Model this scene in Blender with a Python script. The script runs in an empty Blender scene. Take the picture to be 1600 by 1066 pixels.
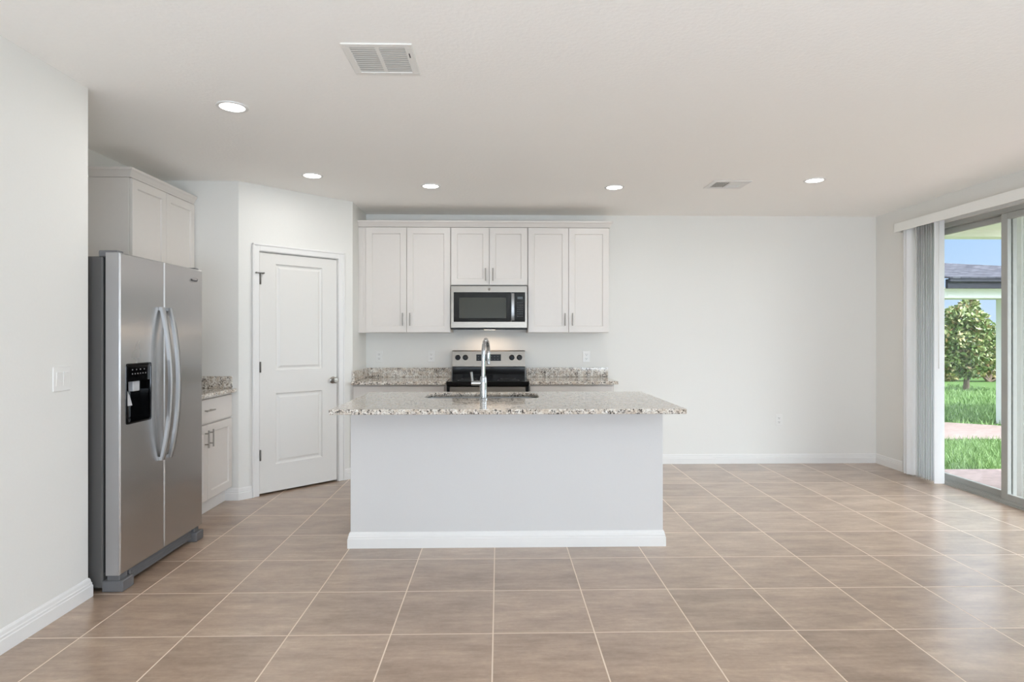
import bpy, bmesh, math, random
import numpy as np
from mathutils import Vector, Matrix

S = bpy.context.scene
COL = S.collection
PI = math.pi
H = 1.3324            # eye height
CEIL = 2.604

# ------------------------------------------------------------------ camera, view, world, daylight
cam_d = bpy.data.cameras.new('camera')
cam = bpy.data.objects.new('camera', cam_d)
COL.objects.link(cam)
cam.location = (0, 0, H)
cam.rotation_euler = (PI / 2, 0, -0.0215)
cam_d.sensor_width = 36
cam_d.sensor_fit = 'HORIZONTAL'
cam_d.lens = 943 / 1600 * 36
cam_d.shift_y = -6.5 / 1600
cam_d.clip_start = 0.05
cam_d.clip_end = 400
S.camera = cam
S.view_settings.view_transform = 'Standard'
S.view_settings.look = 'None'
S.view_settings.gamma = 1
S.view_settings.use_curve_mapping = False
S.view_settings.exposure = 0.0
S.cycles.max_bounces = 18
S.cycles.diffuse_bounces = 14
S.cycles.glossy_bounces = 5
S.cycles.transparent_max_bounces = 12
S.cycles.sample_clamp_indirect = 6

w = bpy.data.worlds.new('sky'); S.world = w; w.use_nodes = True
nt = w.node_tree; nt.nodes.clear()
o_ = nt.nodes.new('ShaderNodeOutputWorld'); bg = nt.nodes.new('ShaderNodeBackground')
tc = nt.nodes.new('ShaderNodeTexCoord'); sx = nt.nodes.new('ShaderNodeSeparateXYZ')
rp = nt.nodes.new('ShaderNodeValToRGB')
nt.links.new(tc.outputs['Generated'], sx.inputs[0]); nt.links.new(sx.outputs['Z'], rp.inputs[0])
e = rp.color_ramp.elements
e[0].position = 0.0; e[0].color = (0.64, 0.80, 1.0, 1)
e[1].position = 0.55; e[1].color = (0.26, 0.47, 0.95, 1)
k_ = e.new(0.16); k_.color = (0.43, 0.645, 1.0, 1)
# unseen glow lobe added to the sky to push light through the sliding door
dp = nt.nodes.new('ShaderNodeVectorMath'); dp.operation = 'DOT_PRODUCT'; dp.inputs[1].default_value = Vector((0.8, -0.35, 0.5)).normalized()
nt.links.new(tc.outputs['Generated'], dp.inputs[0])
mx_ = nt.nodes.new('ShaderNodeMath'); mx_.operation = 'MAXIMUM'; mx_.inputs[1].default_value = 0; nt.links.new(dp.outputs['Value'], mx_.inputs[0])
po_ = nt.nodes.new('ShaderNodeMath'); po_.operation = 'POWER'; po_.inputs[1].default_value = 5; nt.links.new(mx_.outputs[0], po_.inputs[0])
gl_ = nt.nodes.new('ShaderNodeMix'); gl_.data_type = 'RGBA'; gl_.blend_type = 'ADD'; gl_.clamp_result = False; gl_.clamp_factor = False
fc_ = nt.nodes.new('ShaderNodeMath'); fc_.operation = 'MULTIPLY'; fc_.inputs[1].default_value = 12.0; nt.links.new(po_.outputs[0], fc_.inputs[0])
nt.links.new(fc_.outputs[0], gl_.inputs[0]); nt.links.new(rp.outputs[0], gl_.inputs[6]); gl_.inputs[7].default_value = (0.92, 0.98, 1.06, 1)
# extra sky brightness added above the visible band, for glare on the floor
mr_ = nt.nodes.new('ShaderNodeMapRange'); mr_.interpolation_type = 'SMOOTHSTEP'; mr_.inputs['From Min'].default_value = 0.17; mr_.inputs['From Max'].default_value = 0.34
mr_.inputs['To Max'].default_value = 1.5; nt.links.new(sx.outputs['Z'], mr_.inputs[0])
skyfill_ = nt.nodes.new('ShaderNodeMix'); skyfill_.data_type = 'RGBA'; skyfill_.blend_type = 'ADD'; skyfill_.clamp_result = False; skyfill_.clamp_factor = False
nt.links.new(mr_.outputs[0], skyfill_.inputs[0]); nt.links.new(gl_.outputs[2], skyfill_.inputs[6]); skyfill_.inputs[7].default_value = (1.0, 0.96, 0.9, 1)
nt.links.new(skyfill_.outputs[2], bg.inputs[0]); bg.inputs[1].default_value = 1.1
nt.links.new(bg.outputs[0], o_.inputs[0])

def light(name, kind, loc, rot, energy, color=(1, 1, 1), **kw):
    d = bpy.data.lights.new(name, kind); d.energy = energy; d.color = color
    for k, v in kw.items(): setattr(d, k, v)
    o = bpy.data.objects.new(name, d); COL.objects.link(o); o.location = loc; o.rotation_euler = rot
    return o
sun = light('sun', 'SUN', (0, 0, 20), (0, 0, 0), 5.2, (1, 0.96, 0.9), angle=0.009)
sun.rotation_euler = Vector((-0.12, 0.30, -0.95)).to_track_quat('-Z', 'Y').to_euler()
# added fill light behind the camera, washes the ceiling; not a room lamp
light('ceiling_fill', 'AREA', (0.9, -2.6, 0.9), (math.radians(138), 0, 0), 214, (0.855, 1.0, 1.17), shape='RECTANGLE', size=4, size_y=1)

# ------------------------------------------------------------------ materials
def lin(c): return tuple(((v / 255) / 12.92 if v / 255 <= 0.04045 else ((v / 255 + 0.055) / 1.055) ** 2.4) for v in c)
class Mat:
    def __init__(s, name):
        s.m = bpy.data.materials.new(name); s.m.use_nodes = True
        s.t = s.m.node_tree; s.b = s.t.nodes['Principled BSDF']; s.out = s.t.nodes['Material Output']
    def n(s, typ, **kw):
        x = s.t.nodes.new(typ)
        for k, v in kw.items():
            if k.startswith('_'): setattr(x, k[1:], v)
            else: x.inputs[k].default_value = v
        return x
    def l(s, a, b): s.t.links.new(a, b)
    def coord(s, which='Object', scale=(1, 1, 1)):
        c = s.n('ShaderNodeTexCoord'); m = s.n('ShaderNodeMapping'); m.inputs['Scale'].default_value = scale
        s.l(c.outputs[which], m.inputs[0]); return m.outputs[0]
    def math(s, op, a, b=None):
        x = s.n('ShaderNodeMath', _operation=op)
        for i, v in enumerate((a, b)):
            if v is None: continue
            if isinstance(v, (int, float)): x.inputs[i].default_value = v
            else: s.l(v, x.inputs[i])
        return x.outputs[0]
    def ramp(s, src, stops):
        r = s.n('ShaderNodeValToRGB'); el = r.color_ramp.elements
        while len(el) > 1: el.remove(el[-1])
        el[0].position, el[0].color = stops[0][0], (*stops[0][1], 1)
        for p, c in stops[1:]:
            q = el.new(p); q.color = (*c, 1)
        s.l(src, r.inputs[0]); return r.outputs[0]
    def mix(s, fac, a, b, mode='MIX'):
        x = s.n('ShaderNodeMix', _data_type='RGBA', _blend_type=mode)
        for sock, v in ((x.inputs[0], fac), (x.inputs[6], a), (x.inputs[7], b)):
            if isinstance(v, (int, float)): sock.default_value = v
            elif isinstance(v, tuple): sock.default_value = (*v, 1) if len(v) == 3 else v
            else: s.l(v, sock)
        return x.outputs[2]
    def bump(s, h, strength, dist=0.002):
        b = s.n('ShaderNodeBump', Strength=strength, Distance=dist); s.l(h, b.inputs['Height']); s.l(b.outputs[0], s.b.inputs['Normal'])

def paint(name, rgb, rough=0.5, bump=0.0, scale=60, spec=0.5, dist=0.002):
    M = Mat(name); M.b.inputs['Roughness'].default_value = rough
    M.b.inputs['Specular IOR Level'].default_value = spec
    nz = M.n('ShaderNodeTexNoise', Scale=scale, Detail=3.0); M.l(M.coord(), nz.inputs['Vector'])
    c = lin(rgb)
    M.l(M.mix(nz.outputs[0], tuple(v * 0.985 for v in c), tuple(min(1, v * 1.015) for v in c)), M.b.inputs['Base Color'])
    if bump: M.bump(nz.outputs[0], bump, dist)
    return M.m
def metal(name, rgb, rough, stretch=None, bump=0.0, aniso=0.0):
    M = Mat(name); M.b.inputs['Metallic'].default_value = 1; M.b.inputs['Base Color'].default_value = (*lin(rgb), 1)
    nz = M.n('ShaderNodeTexNoise', Scale=1.0, Detail=4.0); M.l(M.coord(scale=stretch or (40, 40, 40)), nz.inputs['Vector'])
    r = M.n('ShaderNodeMapRange'); r.inputs['To Min'].default_value = rough * 0.95; r.inputs['To Max'].default_value = rough * 1.05
    M.l(nz.outputs[0], r.inputs[0]); M.l(r.outputs[0], M.b.inputs['Roughness'])
    if bump: M.bump(nz.outputs[0], bump, 0.0005)
    if aniso:
        M.b.inputs['Anisotropic'].default_value = aniso
        tg = M.n('ShaderNodeTangent', _direction_type='RADIAL', _axis='Z'); M.l(tg.outputs[0], M.b.inputs['Tangent'])
    return M.m
def emit(name, rgb, strength):
    M = Mat(name); M.b.inputs['Base Color'].default_value = (0.8, 0.8, 0.8, 1)
    M.b.inputs['Emission Color'].default_value = (*rgb, 1); M.b.inputs['Emission Strength'].default_value = strength
    return M.m
def thin_glass(name):
    M = Mat(name); t = M.n('ShaderNodeBsdfTransparent'); g = M.n('ShaderNodeBsdfGlossy', Roughness=0.0)
    t.inputs[0].default_value = (0.95, 0.97, 0.96, 1)
    lw = M.n('ShaderNodeLayerWeight', Blend=0.5); mx = M.n('ShaderNodeMixShader')
    M.l(M.math('ADD', 0.025, M.math('MULTIPLY', M.math('POWER', lw.outputs['Facing'], 5.0), 0.6)), mx.inputs[0]); M.l(t.outputs[0], mx.inputs[1]); M.l(g.outputs[0], mx.inputs[2]); M.l(mx.outputs[0], M.out.inputs[0])
    return M.m

TILE = 0.4571; TX = -0.0269; TY = 2.7113
def tile_floor():
    M = Mat('brown_tile')
    P = M.n('ShaderNodeNewGeometry').outputs['Position']
    sp = M.n('ShaderNodeSeparateXYZ'); M.l(P, sp.inputs[0])
    u = M.math('DIVIDE', M.math('SUBTRACT', sp.outputs[0], TX), TILE)
    v = M.math('DIVIDE', M.math('SUBTRACT', sp.outputs[1], TY), TILE)
    def edge(a):
        f = M.math('FRACT', a); return M.math('MINIMUM', f, M.math('SUBTRACT', 1.0, f))
    d = M.math('MINIMUM', edge(u), edge(v))
    mr = M.n('ShaderNodeMapRange', _interpolation_type='SMOOTHSTEP'); mr.inputs['From Min'].default_value = 0.0045; mr.inputs['From Max'].default_value = 0.0085
    M.l(d, mr.inputs[0]); tmask = mr.outputs[0]
    cell = M.n('ShaderNodeCombineXYZ'); M.l(M.math('FLOOR', u), cell.inputs[0]); M.l(M.math('FLOOR', v), cell.inputs[1])
    wn = M.n('ShaderNodeTexWhiteNoise', _noise_dimensions='2D'); M.l(cell.outputs[0], wn.inputs['Vector'])
    off = M.n('ShaderNodeVectorMath', _operation='SCALE'); M.l(wn.outputs['Color'], off.inputs[0]); off.inputs['Scale'].default_value = 9.0
    add = M.n('ShaderNodeVectorMath', _operation='ADD'); M.l(P, add.inputs[0]); M.l(off.outputs[0], add.inputs[1])
    def noise(sx_, sy_, detail, rough=0.6):
        mp = M.n('ShaderNodeMapping'); mp.inputs['Scale'].default_value = (sx_, sy_, 1); M.l(add.outputs[0], mp.inputs[0])
        nz = M.n('ShaderNodeTexNoise', Scale=1.0, Detail=detail, Roughness=rough); M.l(mp.outputs[0], nz.inputs['Vector']); return nz.outputs[0]
    n1, n2, n3 = noise(3.0, 8.0, 7, 0.65), noise(5.0, 38.0, 6, 0.75), noise(40, 50, 4, 0.7)
    a = M.math('ADD', M.math('MULTIPLY', n1, 0.52), M.math('MULTIPLY', n2, 0.33)); a = M.math('ADD', a, M.math('MULTIPLY', n3, 0.15))
    a = M.math('ADD', a, M.math('MULTIPLY', M.math('SUBTRACT', wn.outputs['Value'], 0.5), 0.10))
    c = M.ramp(a, [(0.33, lin((132, 110, 92))), (0.48, lin((162, 138, 118))), (0.58, lin((178, 154, 133))), (0.72, lin((207, 184, 162)))])
    M.l(M.mix(tmask, lin((226, 208, 190)), c), M.b.inputs['Base Color'])
    rr = M.n('ShaderNodeMapRange'); rr.inputs['To Min'].default_value = 0.75; rr.inputs['To Max'].default_value = 0.3
    M.l(tmask, rr.inputs[0]); M.l(rr.outputs[0], M.b.inputs['Roughness'])
    M.b.inputs['Specular IOR Level'].default_value = 0.7; M.b.inputs['Coat Roughness'].default_value = 0.22; M.l(M.math('MULTIPLY', tmask, 0.6), M.b.inputs['Coat Weight'])
    hgt = M.math('ADD', tmask, M.math('MULTIPLY', n2, 0.12)); M.bump(hgt, 0.5, 0.0012)
    return M.m
def granite():
    M = Mat('speckled_granite')
    c0 = M.coord('Object')
    def nz(scale, detail=4.0, rough=0.6, off=0.0):
        m = M.n('ShaderNodeMapping'); m.inputs['Location'].default_value = (off, off * 0.7, off * 1.3); M.l(c0, m.inputs[0])
        x = M.n('ShaderNodeTexNoise', Scale=scale, Detail=detail, Roughness=rough); M.l(m.outputs[0], x.inputs['Vector']); return x.outputs[0]
    def step(src, a, b):
        r = M.n('ShaderNodeMapRange', _interpolation_type='SMOOTHSTEP'); r.inputs['From Min'].default_value = a; r.inputs['From Max'].default_value = b
        M.l(src, r.inputs[0]); return r.outputs[0]
    c = M.mix(step(nz(28, 4, 0.6, 1), 0.40, 0.62), lin((226, 222, 214)), lin((203, 190, 174)))
    c = M.mix(M.math('MULTIPLY', step(nz(75, 4, 0.65, 5), 0.50, 0.57), 0.8), c, lin((164, 153, 142)))
    c = M.mix(M.math('MULTIPLY', step(nz(60, 3, 0.6, 9), 0.62, 0.66), 0.8), c, lin((240, 238, 234)))
    c = M.mix(step(M.math('ADD', M.math('MULTIPLY', nz(95, 4, 0.7, 13), 0.75), M.math('MULTIPLY', nz(18, 2, 0.5, 17), 0.25)), 0.535, 0.565), c, lin((66, 60, 57)))
    M.l(c, M.b.inputs['Base Color']); M.b.inputs['Roughness'].default_value = 0.06
    M.b.inputs['Specular IOR Level'].default_value = 0.6
    return M.m
def pavers(name, k):
    M = Mat(name)
    b = M.n('ShaderNodeTexBrick', Scale=5.0); M.l(M.coord('Object'), b.inputs['Vector'])
    b.inputs['Color1'].default_value = (*lin(tuple(q * k for q in (222, 192, 184))), 1); b.inputs['Color2'].default_value = (*lin(tuple(q * k for q in (196, 166, 158))), 1)
    b.inputs['Mortar'].default_value = (*lin(tuple(q * k for q in (170, 150, 144))), 1); b.inputs['Mortar Size'].default_value = 0.015
    M.l(b.outputs[0], M.b.inputs['Base Color']); M.b.inputs['Roughness'].default_value = 0.85
    return M.m
def shingles():
    M = Mat('grey_shingles')
    b = M.n('ShaderNodeTexBrick', Scale=3.2); M.l(M.coord('Object'), b.inputs['Vector'])
    b.inputs['Color1'].default_value = (*lin((94, 94, 102)), 1); b.inputs['Color2'].default_value = (*lin((70, 70, 78)), 1)
    b.inputs['Mortar'].default_value = (*lin((54, 54, 60)), 1); b.inputs['Mortar Size'].default_value = 0.02; M.b.inputs['Specular IOR Level'].default_value = 0.05
    M.l(b.outputs[0], M.b.inputs['Base Color']); M.b.inputs['Roughness'].default_value = 0.9
    return M.m
def leafy(name, cols, rough=0.5):
    M = Mat(name)
    g = M.n('ShaderNodeNewGeometry'); M.l(M.ramp(g.outputs['Random Per Island'], [(i / (len(cols) - 1), lin(c)) for i, c in enumerate(cols)]), M.b.inputs['Base Color'])
    M.b.inputs['Roughness'].default_value = rough
    return M.m

m_wall = paint('wall_paint', (227, 226, 222), 0.55, 0.12, 90, 0.3)
m_ceil = paint('ceiling_paint', (250, 249, 246), 0.9, 0.35, 55, 0.1, 0.004)
m_trim = paint('trim_paint', (229, 228, 226), 0.35, 0.0, 30, 0.4)
m_cab = paint('cabinet_paint', (217, 212, 207), 0.35, 0.0, 30, 0.4)
m_door = paint('door_paint', (223, 221, 217), 0.4, 0.05, 120, 0.4)
m_isl = paint('island_paint', (210, 209, 208), 0.5, 0.06, 90, 0.35)
m_plate = paint('plate_plastic', (229, 228, 225), 0.3, 0, 30)
m_slot = paint('slot_dark', (70, 68, 66), 0.6)
m_floor = tile_floor(); m_gran = granite()
m_steel = metal('brushed_steel', (192, 190, 189), 0.27, (2, 2, 2), 0.0, 0.8)
m_steel_w = metal('brushed_steel_warm', (142, 136, 128), 0.34, (2, 2, 120), 0.0)
m_handle = metal('satin_steel', (168, 168, 168), 0.42)
m_nickel = metal('brushed_nickel', (160, 156, 150), 0.35)
m_chrome = metal('chrome', (186, 190, 193), 0.12)
m_sink = metal('sink_steel', (135, 135, 134), 0.4)
m_side = paint('fridge_side', (92, 90, 88), 0.5, 0.25, 220, 0.4)
m_dside = metal('door_side_steel', (176, 175, 176), 0.42)
m_fgrey = paint('grille_grey', (104, 104, 106), 0.5)
m_black = paint('black_plastic', (20, 20, 21), 0.35, 0, 60, 0.2)
m_hinge = paint('dark_nickel', (104, 101, 97), 0.4)
m_gloss = paint('black_glass', (9, 9, 10), 0.06, 0, 10, 0.3)
m_mwin = paint('oven_window', (70, 71, 65), 0.2, 0, 10, 0.15)
m_disp = paint('display_grey', (70, 76, 80), 0.2)
m_mark = paint('panel_marks', (120, 120, 122), 0.4)
m_burn = paint('burner_ring', (38, 38, 40), 0.3)
m_badge = metal('badge_metal', (120, 120, 124), 0.3)
m_chute = paint('chute_grey', (196, 197, 200), 0.35)
m_vent = paint('vent_paint', (234, 233, 229), 0.6, 0, 30, 0.15); m_duct_shade = paint('duct_shade_grey', (196, 195, 192), 0.7, 0, 30, 0.1)
m_gap = paint('gasket_black', (16, 16, 16), 0.7)
m_lens = emit('lamp_lens', (1.0, 0.96, 0.9), 9)
m_alu = paint('frame_aluminium', (162, 162, 157), 0.4, 0, 30, 0.5)
m_glass = thin_glass('door_glass')
m_vane = paint('vane_vinyl', (246, 246, 246), 0.55, 0.0, 80, 0.3)
_t = m_vane.node_tree; _tr = _t.nodes.new('ShaderNodeBsdfTranslucent'); _tr.inputs[0].default_value = (0.8, 0.8, 0.8, 1); _mx = _t.nodes.new('ShaderNodeMixShader'); _mx.inputs[0].default_value = 0.32
_t.links.new(_t.nodes['Principled BSDF'].outputs[0], _mx.inputs[1]); _t.links.new(_tr.outputs[0], _mx.inputs[2]); _t.links.new(_mx.outputs[0], _t.nodes['Material Output'].inputs[0])
m_val = paint('valance_vinyl', (234, 234, 230), 0.5, 0, 30, 0.3)
m_stucco = paint('white_stucco', (238, 238, 236), 0.85, 0.4, 60, 0.2, 0.01)
m_soff = paint('porch_ceiling', (226, 230, 214), 0.8, 0.1, 40, 0.2)
m_fascia = paint('grey_fascia', (66, 66, 74), 0.7, 0, 30, 0.15)
m_pav = pavers('patio_pavers', 0.66); m_path = pavers('path_pavers', 0.64); m_shin = shingles()
m_lawn = paint('lawn_soil', (76, 102, 54), 0.95, 0.5, 30, 0.1, 0.03)
m_grass = leafy('grass_blades', [(90, 122, 60), (124, 154, 90), (106, 138, 76), (146, 172, 114)], 0.6)
m_leaf = leafy('magnolia_leaves', [(84, 108, 58), (116, 138, 78), (168, 178, 118), (96, 120, 68), (190, 190, 140), (140, 104, 68)], 0.35)
m_brush = leafy('brush_leaves', [(110, 140, 84), (146, 168, 104), (176, 186, 124), (124, 152, 94)], 0.6)
m_dry = leafy('dry_grass', [(172, 160, 110), (150, 160, 90), (190, 170, 130), (140, 150, 84)], 0.8)
m_bark = paint('bark', (120, 106, 92), 0.9, 0.6, 40, 0.2, 0.01)

# ------------------------------------------------------------------ mesh helpers
class MB:
    def __init__(s, mat=None): s.b = bmesh.new(); s.M = mat or Matrix.Identity(4)
    def v(s, p): return s.b.verts.new(s.M @ Vector(p))
    def f(s, vs):
        try: return s.b.faces.new(vs)
        except ValueError: return None
    def poly(s, pts): return s.f([s.v(p) for p in pts])
    def box(s, x0, x1, y0, y1, z0, z1, bev=0.0, seg=1):
        t = bmesh.new()
        bmesh.ops.create_cube(t, size=1)
        for q in t.verts: q.co = Vector(((x0 + x1) / 2 + q.co.x * (x1 - x0), (y0 + y1) / 2 + q.co.y * (y1 - y0), (z0 + z1) / 2 + q.co.z * (z1 - z0)))
        if bev: bmesh.ops.bevel(t, geom=list(t.edges), offset=bev, segments=seg, affect='EDGES', profile=0.5)
        s.merge(t); return s
    def merge(s, t):
        mp = {q: s.v(q.co) for q in t.verts}
        for fc in t.faces:
            g = s.f([mp[q] for q in fc.verts])
            if g: g.smooth = fc.smooth
        t.free()
    def rings(s, loops, close=True, cap0=True, cap1=True, smooth=True):
        L = [[s.v(p) for p in lp] for lp in loops]; n = len(L[0])
        for a, b in zip(L, L[1:]):
            for i in range(n if close else n - 1):
                g = s.f([a[i], a[(i + 1) % n], b[(i + 1) % n], b[i]])
                if g: g.smooth = smooth
        if cap0: s.f(list(reversed(L[0])))
        if cap1: s.f(L[-1])
        return s
    def tube(s, pts, r, n=12, cap=True, flat=1.0):
        pts = [Vector(p) for p in pts]; loops = []; up = None
        rs = r if isinstance(r, (list, tuple)) else [r] * len(pts)
        for i, p in enumerate(pts):
            d = (pts[min(i + 1, len(pts) - 1)] - pts[max(i - 1, 0)]).normalized()
            if up is None: up = Vector((0, 0, 1)) if abs(d.z) < 0.9 else Vector((1, 0, 0))
            a = d.cross(up).normalized(); b = a.cross(d).normalized(); up = b
            loops.append([p + a * math.cos(2 * PI * k / n) * rs[i] + b * math.sin(2 * PI * k / n) * rs[i] * flat for k in range(n)])
        return s.rings(loops, True, cap, cap)
    def lathe(s, prof, c=(0, 0, 0), axis='z', n=32, cap0=False, cap1=False):
        loops = []
        for r, h in prof:
            lp = []
            for k in range(n):
                a = 2 * PI * k / n; x, y = r * math.cos(a), r * math.sin(a)
                p = (x, y, h) if axis == 'z' else ((h, x, y) if axis == 'x' else (y, h, x))
                lp.append(Vector(c) + Vector(p))
            loops.append(lp)
        return s.rings(loops, True, cap0, cap1)
    def sweep(s, path, prof, closed=False):
        """profile (out, z) carried along a floor path; 'out' is to the right of the direction of travel, mitred."""
        P = [Vector((p[0], p[1])) for p in path]; n = len(P); loops = []
        for i, p in enumerate(P):
            d0 = (p - P[i - 1]).normalized() if (i > 0 or closed) else (P[1] - p).normalized()
            d1 = (P[(i + 1) % n] - p).normalized() if (i < n - 1 or closed) else d0
            n0 = Vector((d0.y, -d0.x)); n1 = Vector((d1.y, -d1.x)); m = (n0 + n1); m = m / max(0.2, m.dot(n0))
            loops.append([(p.x + m.x * o, p.y + m.y * o, z) for o, z in prof])
        if closed: loops.append(loops[0])
        return s.rings(loops, True, not closed, not closed, smooth=False)
    def panel(s, x0, x1, z0, z1, t, holes, prof, ch=0.002):
        """door leaf: front at y=0 facing -y, thickness t; each hole filled by stepped rings prof=[(inset, depth)...]."""
        xs = sorted({x0 + ch, x1 - ch, *[h[0] for h in holes], *[h[1] for h in holes]})
        zs = sorted({z0 + ch, z1 - ch, *[h[2] for h in holes], *[h[3] for h in holes]})
        G = {}
        def g(x, z):
            if (x, z) not in G: G[(x, z)] = s.v((x, 0, z))
            return G[(x, z)]
        for a, b in zip(xs, xs[1:]):
            for c, d in zip(zs, zs[1:]):
                if any(h[0] <= a and b <= h[1] and h[2] <= c and d <= h[3] for h in holes): continue
                s.f([g(a, c), g(b, c), g(b, d), g(a, d)])
        for h in holes:
            prev = None
            for ins, dep in [(0, 0)] + list(prof):
                cur = [s.v((h[0] + ins, dep, h[2] + ins)), s.v((h[1] - ins, dep, h[2] + ins)), s.v((h[1] - ins, dep, h[3] - ins)), s.v((h[0] + ins, dep, h[3] - ins))]
                if prev:
                    for k in range(4): s.f([prev[k], prev[(k + 1) % 4], cur[(k + 1) % 4], cur[k]])
                prev = cur
            s.f(prev)
        lo = []
        for ins, dep in ((ch, 0), (0, ch), (0, t)):
            lo.append([(x0 + ins, dep, z0 + ins), (x1 - ins, dep, z0 + ins), (x1 - ins, dep, z1 - ins), (x0 + ins, dep, z1 - ins)])
        s.rings(lo, True, False, True, smooth=False)
        return s
    def make(s, name, mat, parent=None, smooth=False):
        bmesh.ops.remove_doubles(s.b, verts=s.b.verts, dist=1e-5)
        bmesh.ops.recalc_face_normals(s.b, faces=s.b.faces)
        if smooth:
            for fc in s.b.faces: fc.smooth = True
        me = bpy.data.meshes.new(name); s.b.to_mesh(me); s.b.free()
        if smooth: me.set_sharp_from_angle(angle=math.radians(35))
        me.materials.append(mat)
        return link(name, me, parent)

def link(name, data, parent=None):
    o = bpy.data.objects.new(name, data); COL.objects.link(o)
    if parent is not None:
        o.parent = parent
        p = parent; off = Vector((0, 0, 0))
        while p is not None: off += Vector(p['base']) if 'base' in p.keys() else Vector((0, 0, 0)); p = p.parent
        o.matrix_parent_inverse = Matrix.Translation(-off) if parent.get('base') is not None else Matrix.Identity(4)
    return o
ROOTS = []
def thing(name, label, cat, loc=(0, 0, 0), group=None):
    o = bpy.data.objects.new(name, None); COL.objects.link(o); o.location = loc; o.empty_display_size = 0.1
    o['base'] = tuple(loc); o['label'] = label; o['category'] = cat; ROOTS.append(o)
    if group: o['group'] = group
    return o
def tag(o, label, cat, group=None, kind=None):
    o['label'] = label; o['category'] = cat
    if group: o['group'] = group
    if kind: o['kind'] = kind
    return o
def struct(o, label=None, cat=None):
    o['kind'] = 'structure'
    if label: o['label'] = label; o['category'] = cat
    return o
def dup(root, loc, label=None):
    r = root.copy(); COL.objects.link(r); r.location = loc
    if label: r['label'] = label
    for ch in list(root.children):
        c = ch.copy(); COL.objects.link(c); c.parent = r; c.matrix_parent_inverse = ch.matrix_parent_inverse.copy()
        for g in list(ch.children):
            d = g.copy(); COL.objects.link(d); d.parent = c; d.matrix_parent_inverse = g.matrix_parent_inverse.copy()
    return r
def frame(o, xdir, loc):
    """matrix whose local x runs along xdir and local -y is the outward front"""
    x = Vector((xdir[0], xdir[1], 0)).normalized(); z = Vector((0, 0, 1)); y = z.cross(x)
    return Matrix(((x.x, y.x, 0, loc[0]), (x.y, y.y, 0, loc[1]), (0, 0, 1, loc[2]), (0, 0, 0, 1)))

# ------------------------------------------------------------------ room shell
XL, XA, XR, YB, YR = -2.10, -2.77, 3.99, 6.30, -3.5
YP = 4.97                                   # pantry wall that faces the camera
A0 = Vector((-2.125, 4.97)); DIR = Vector((1, 1)).normalized(); ALEN = 1.055
A1 = A0 + DIR * ALEN                        # (-1.379, 5.716)
YE = 3.13                                   # end of the near left wall

struct(MB().box(-3.0, 4.14, YR - 0.15, 6.45, -0.15, 0).make('floor', m_floor), 'brown grey square tile floor with cream grout', 'floor')
struct(MB().box(-3.0, 4.14, YR - 0.15, 6.45, CEIL, CEIL + 0.15).make('ceiling', m_ceil), 'off white knockdown textured flat ceiling', 'ceiling')
struct(MB().box(-3.0, XL, YR, YE, 0, CEIL).make('wall_left', m_wall), 'near white wall at the left holding the light switch', 'wall')
struct(MB().box(-3.0, XA, YE, 6.3, 0, CEIL).make('wall_kitchen_left', m_wall), 'white wall behind refrigerator and left cabinets', 'wall')
struct(MB().box(XA, A0.x, YP, YP + 0.1, 0, CEIL).make('wall_pantry_front', m_wall), 'short white wall between left cabinets and pantry door', 'wall')
struct(MB().box(-3.0, 4.14, YB, YB + 0.15, 0, CEIL).make('wall_back', m_wall), 'long white back wall behind the range and bare to the right', 'wall')
struct(MB().box(A1.x - 0.1, A1.x, A1.y, YB, 0, CEIL).make('wall_pantry_side', m_wall), 'short white wall between pantry door and back cabinets', 'wall')
fa = frame(None, DIR, (A0.x, A0.y, 0))
DS0, DS1, DZ = 0.163, 0.907, 2.055          # door opening along the angled wall
mb = MB(fa)
mb.box(0, DS0, 0, 0.1, 0, CEIL); mb.box(DS1, ALEN, 0, 0.1, 0, CEIL); mb.box(DS0, DS1, 0, 0.1, DZ, CEIL)
struct(mb.make('wall_pantry_angled', m_wall), 'white angled corner wall around the pantry door', 'wall')
OY0, OY1, OZ = 2.83, 5.72, 2.36             # sliding door opening
mb = MB(); mb.box(XR, 4.14, YR, OY0, 0, CEIL); mb.box(XR, 4.14, OY1, YB, 0, CEIL); mb.box(XR, 4.14, OY0, OY1, OZ, CEIL)
struct(mb.make('wall_right', m_wall), 'white right wall with the sliding door opening', 'wall')
struct(MB().box(-3.0, 4.14, YR - 0.15, YR, 0, CEIL).make('wall_rear', m_wall), 'white wall behind the viewer', 'wall')

BBP = [(0, 0), (0.016, 0), (0.016, 0.058), (0.013, 0.062), (0.013, 0.072), (0.010, 0.076), (0.008, 0.090), (0.004, 0.098), (0, 0.10)]
def baseboard(name, path): struct(MB().sweep(path, BBP).make(name, m_trim), None)
baseboard('baseboard_left', [(XL, YR), (XL, YE), (XL - 0.25, YE)])
baseboard('baseboard_pantry_front', [(-2.235, YP), (A0.x, YP), tuple(A0 + DIR * (DS0 - 0.056))])
baseboard('baseboard_pantry_side', [tuple(A0 + DIR * (DS1 + 0.056)), tuple(A1), (A1.x, 5.74)])
baseboard('baseboard_back', [(1.105, YB), (XR, YB), (XR, OY1)])
baseboard('baseboard_right', [(XR, OY0), (XR, YR)])

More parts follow.
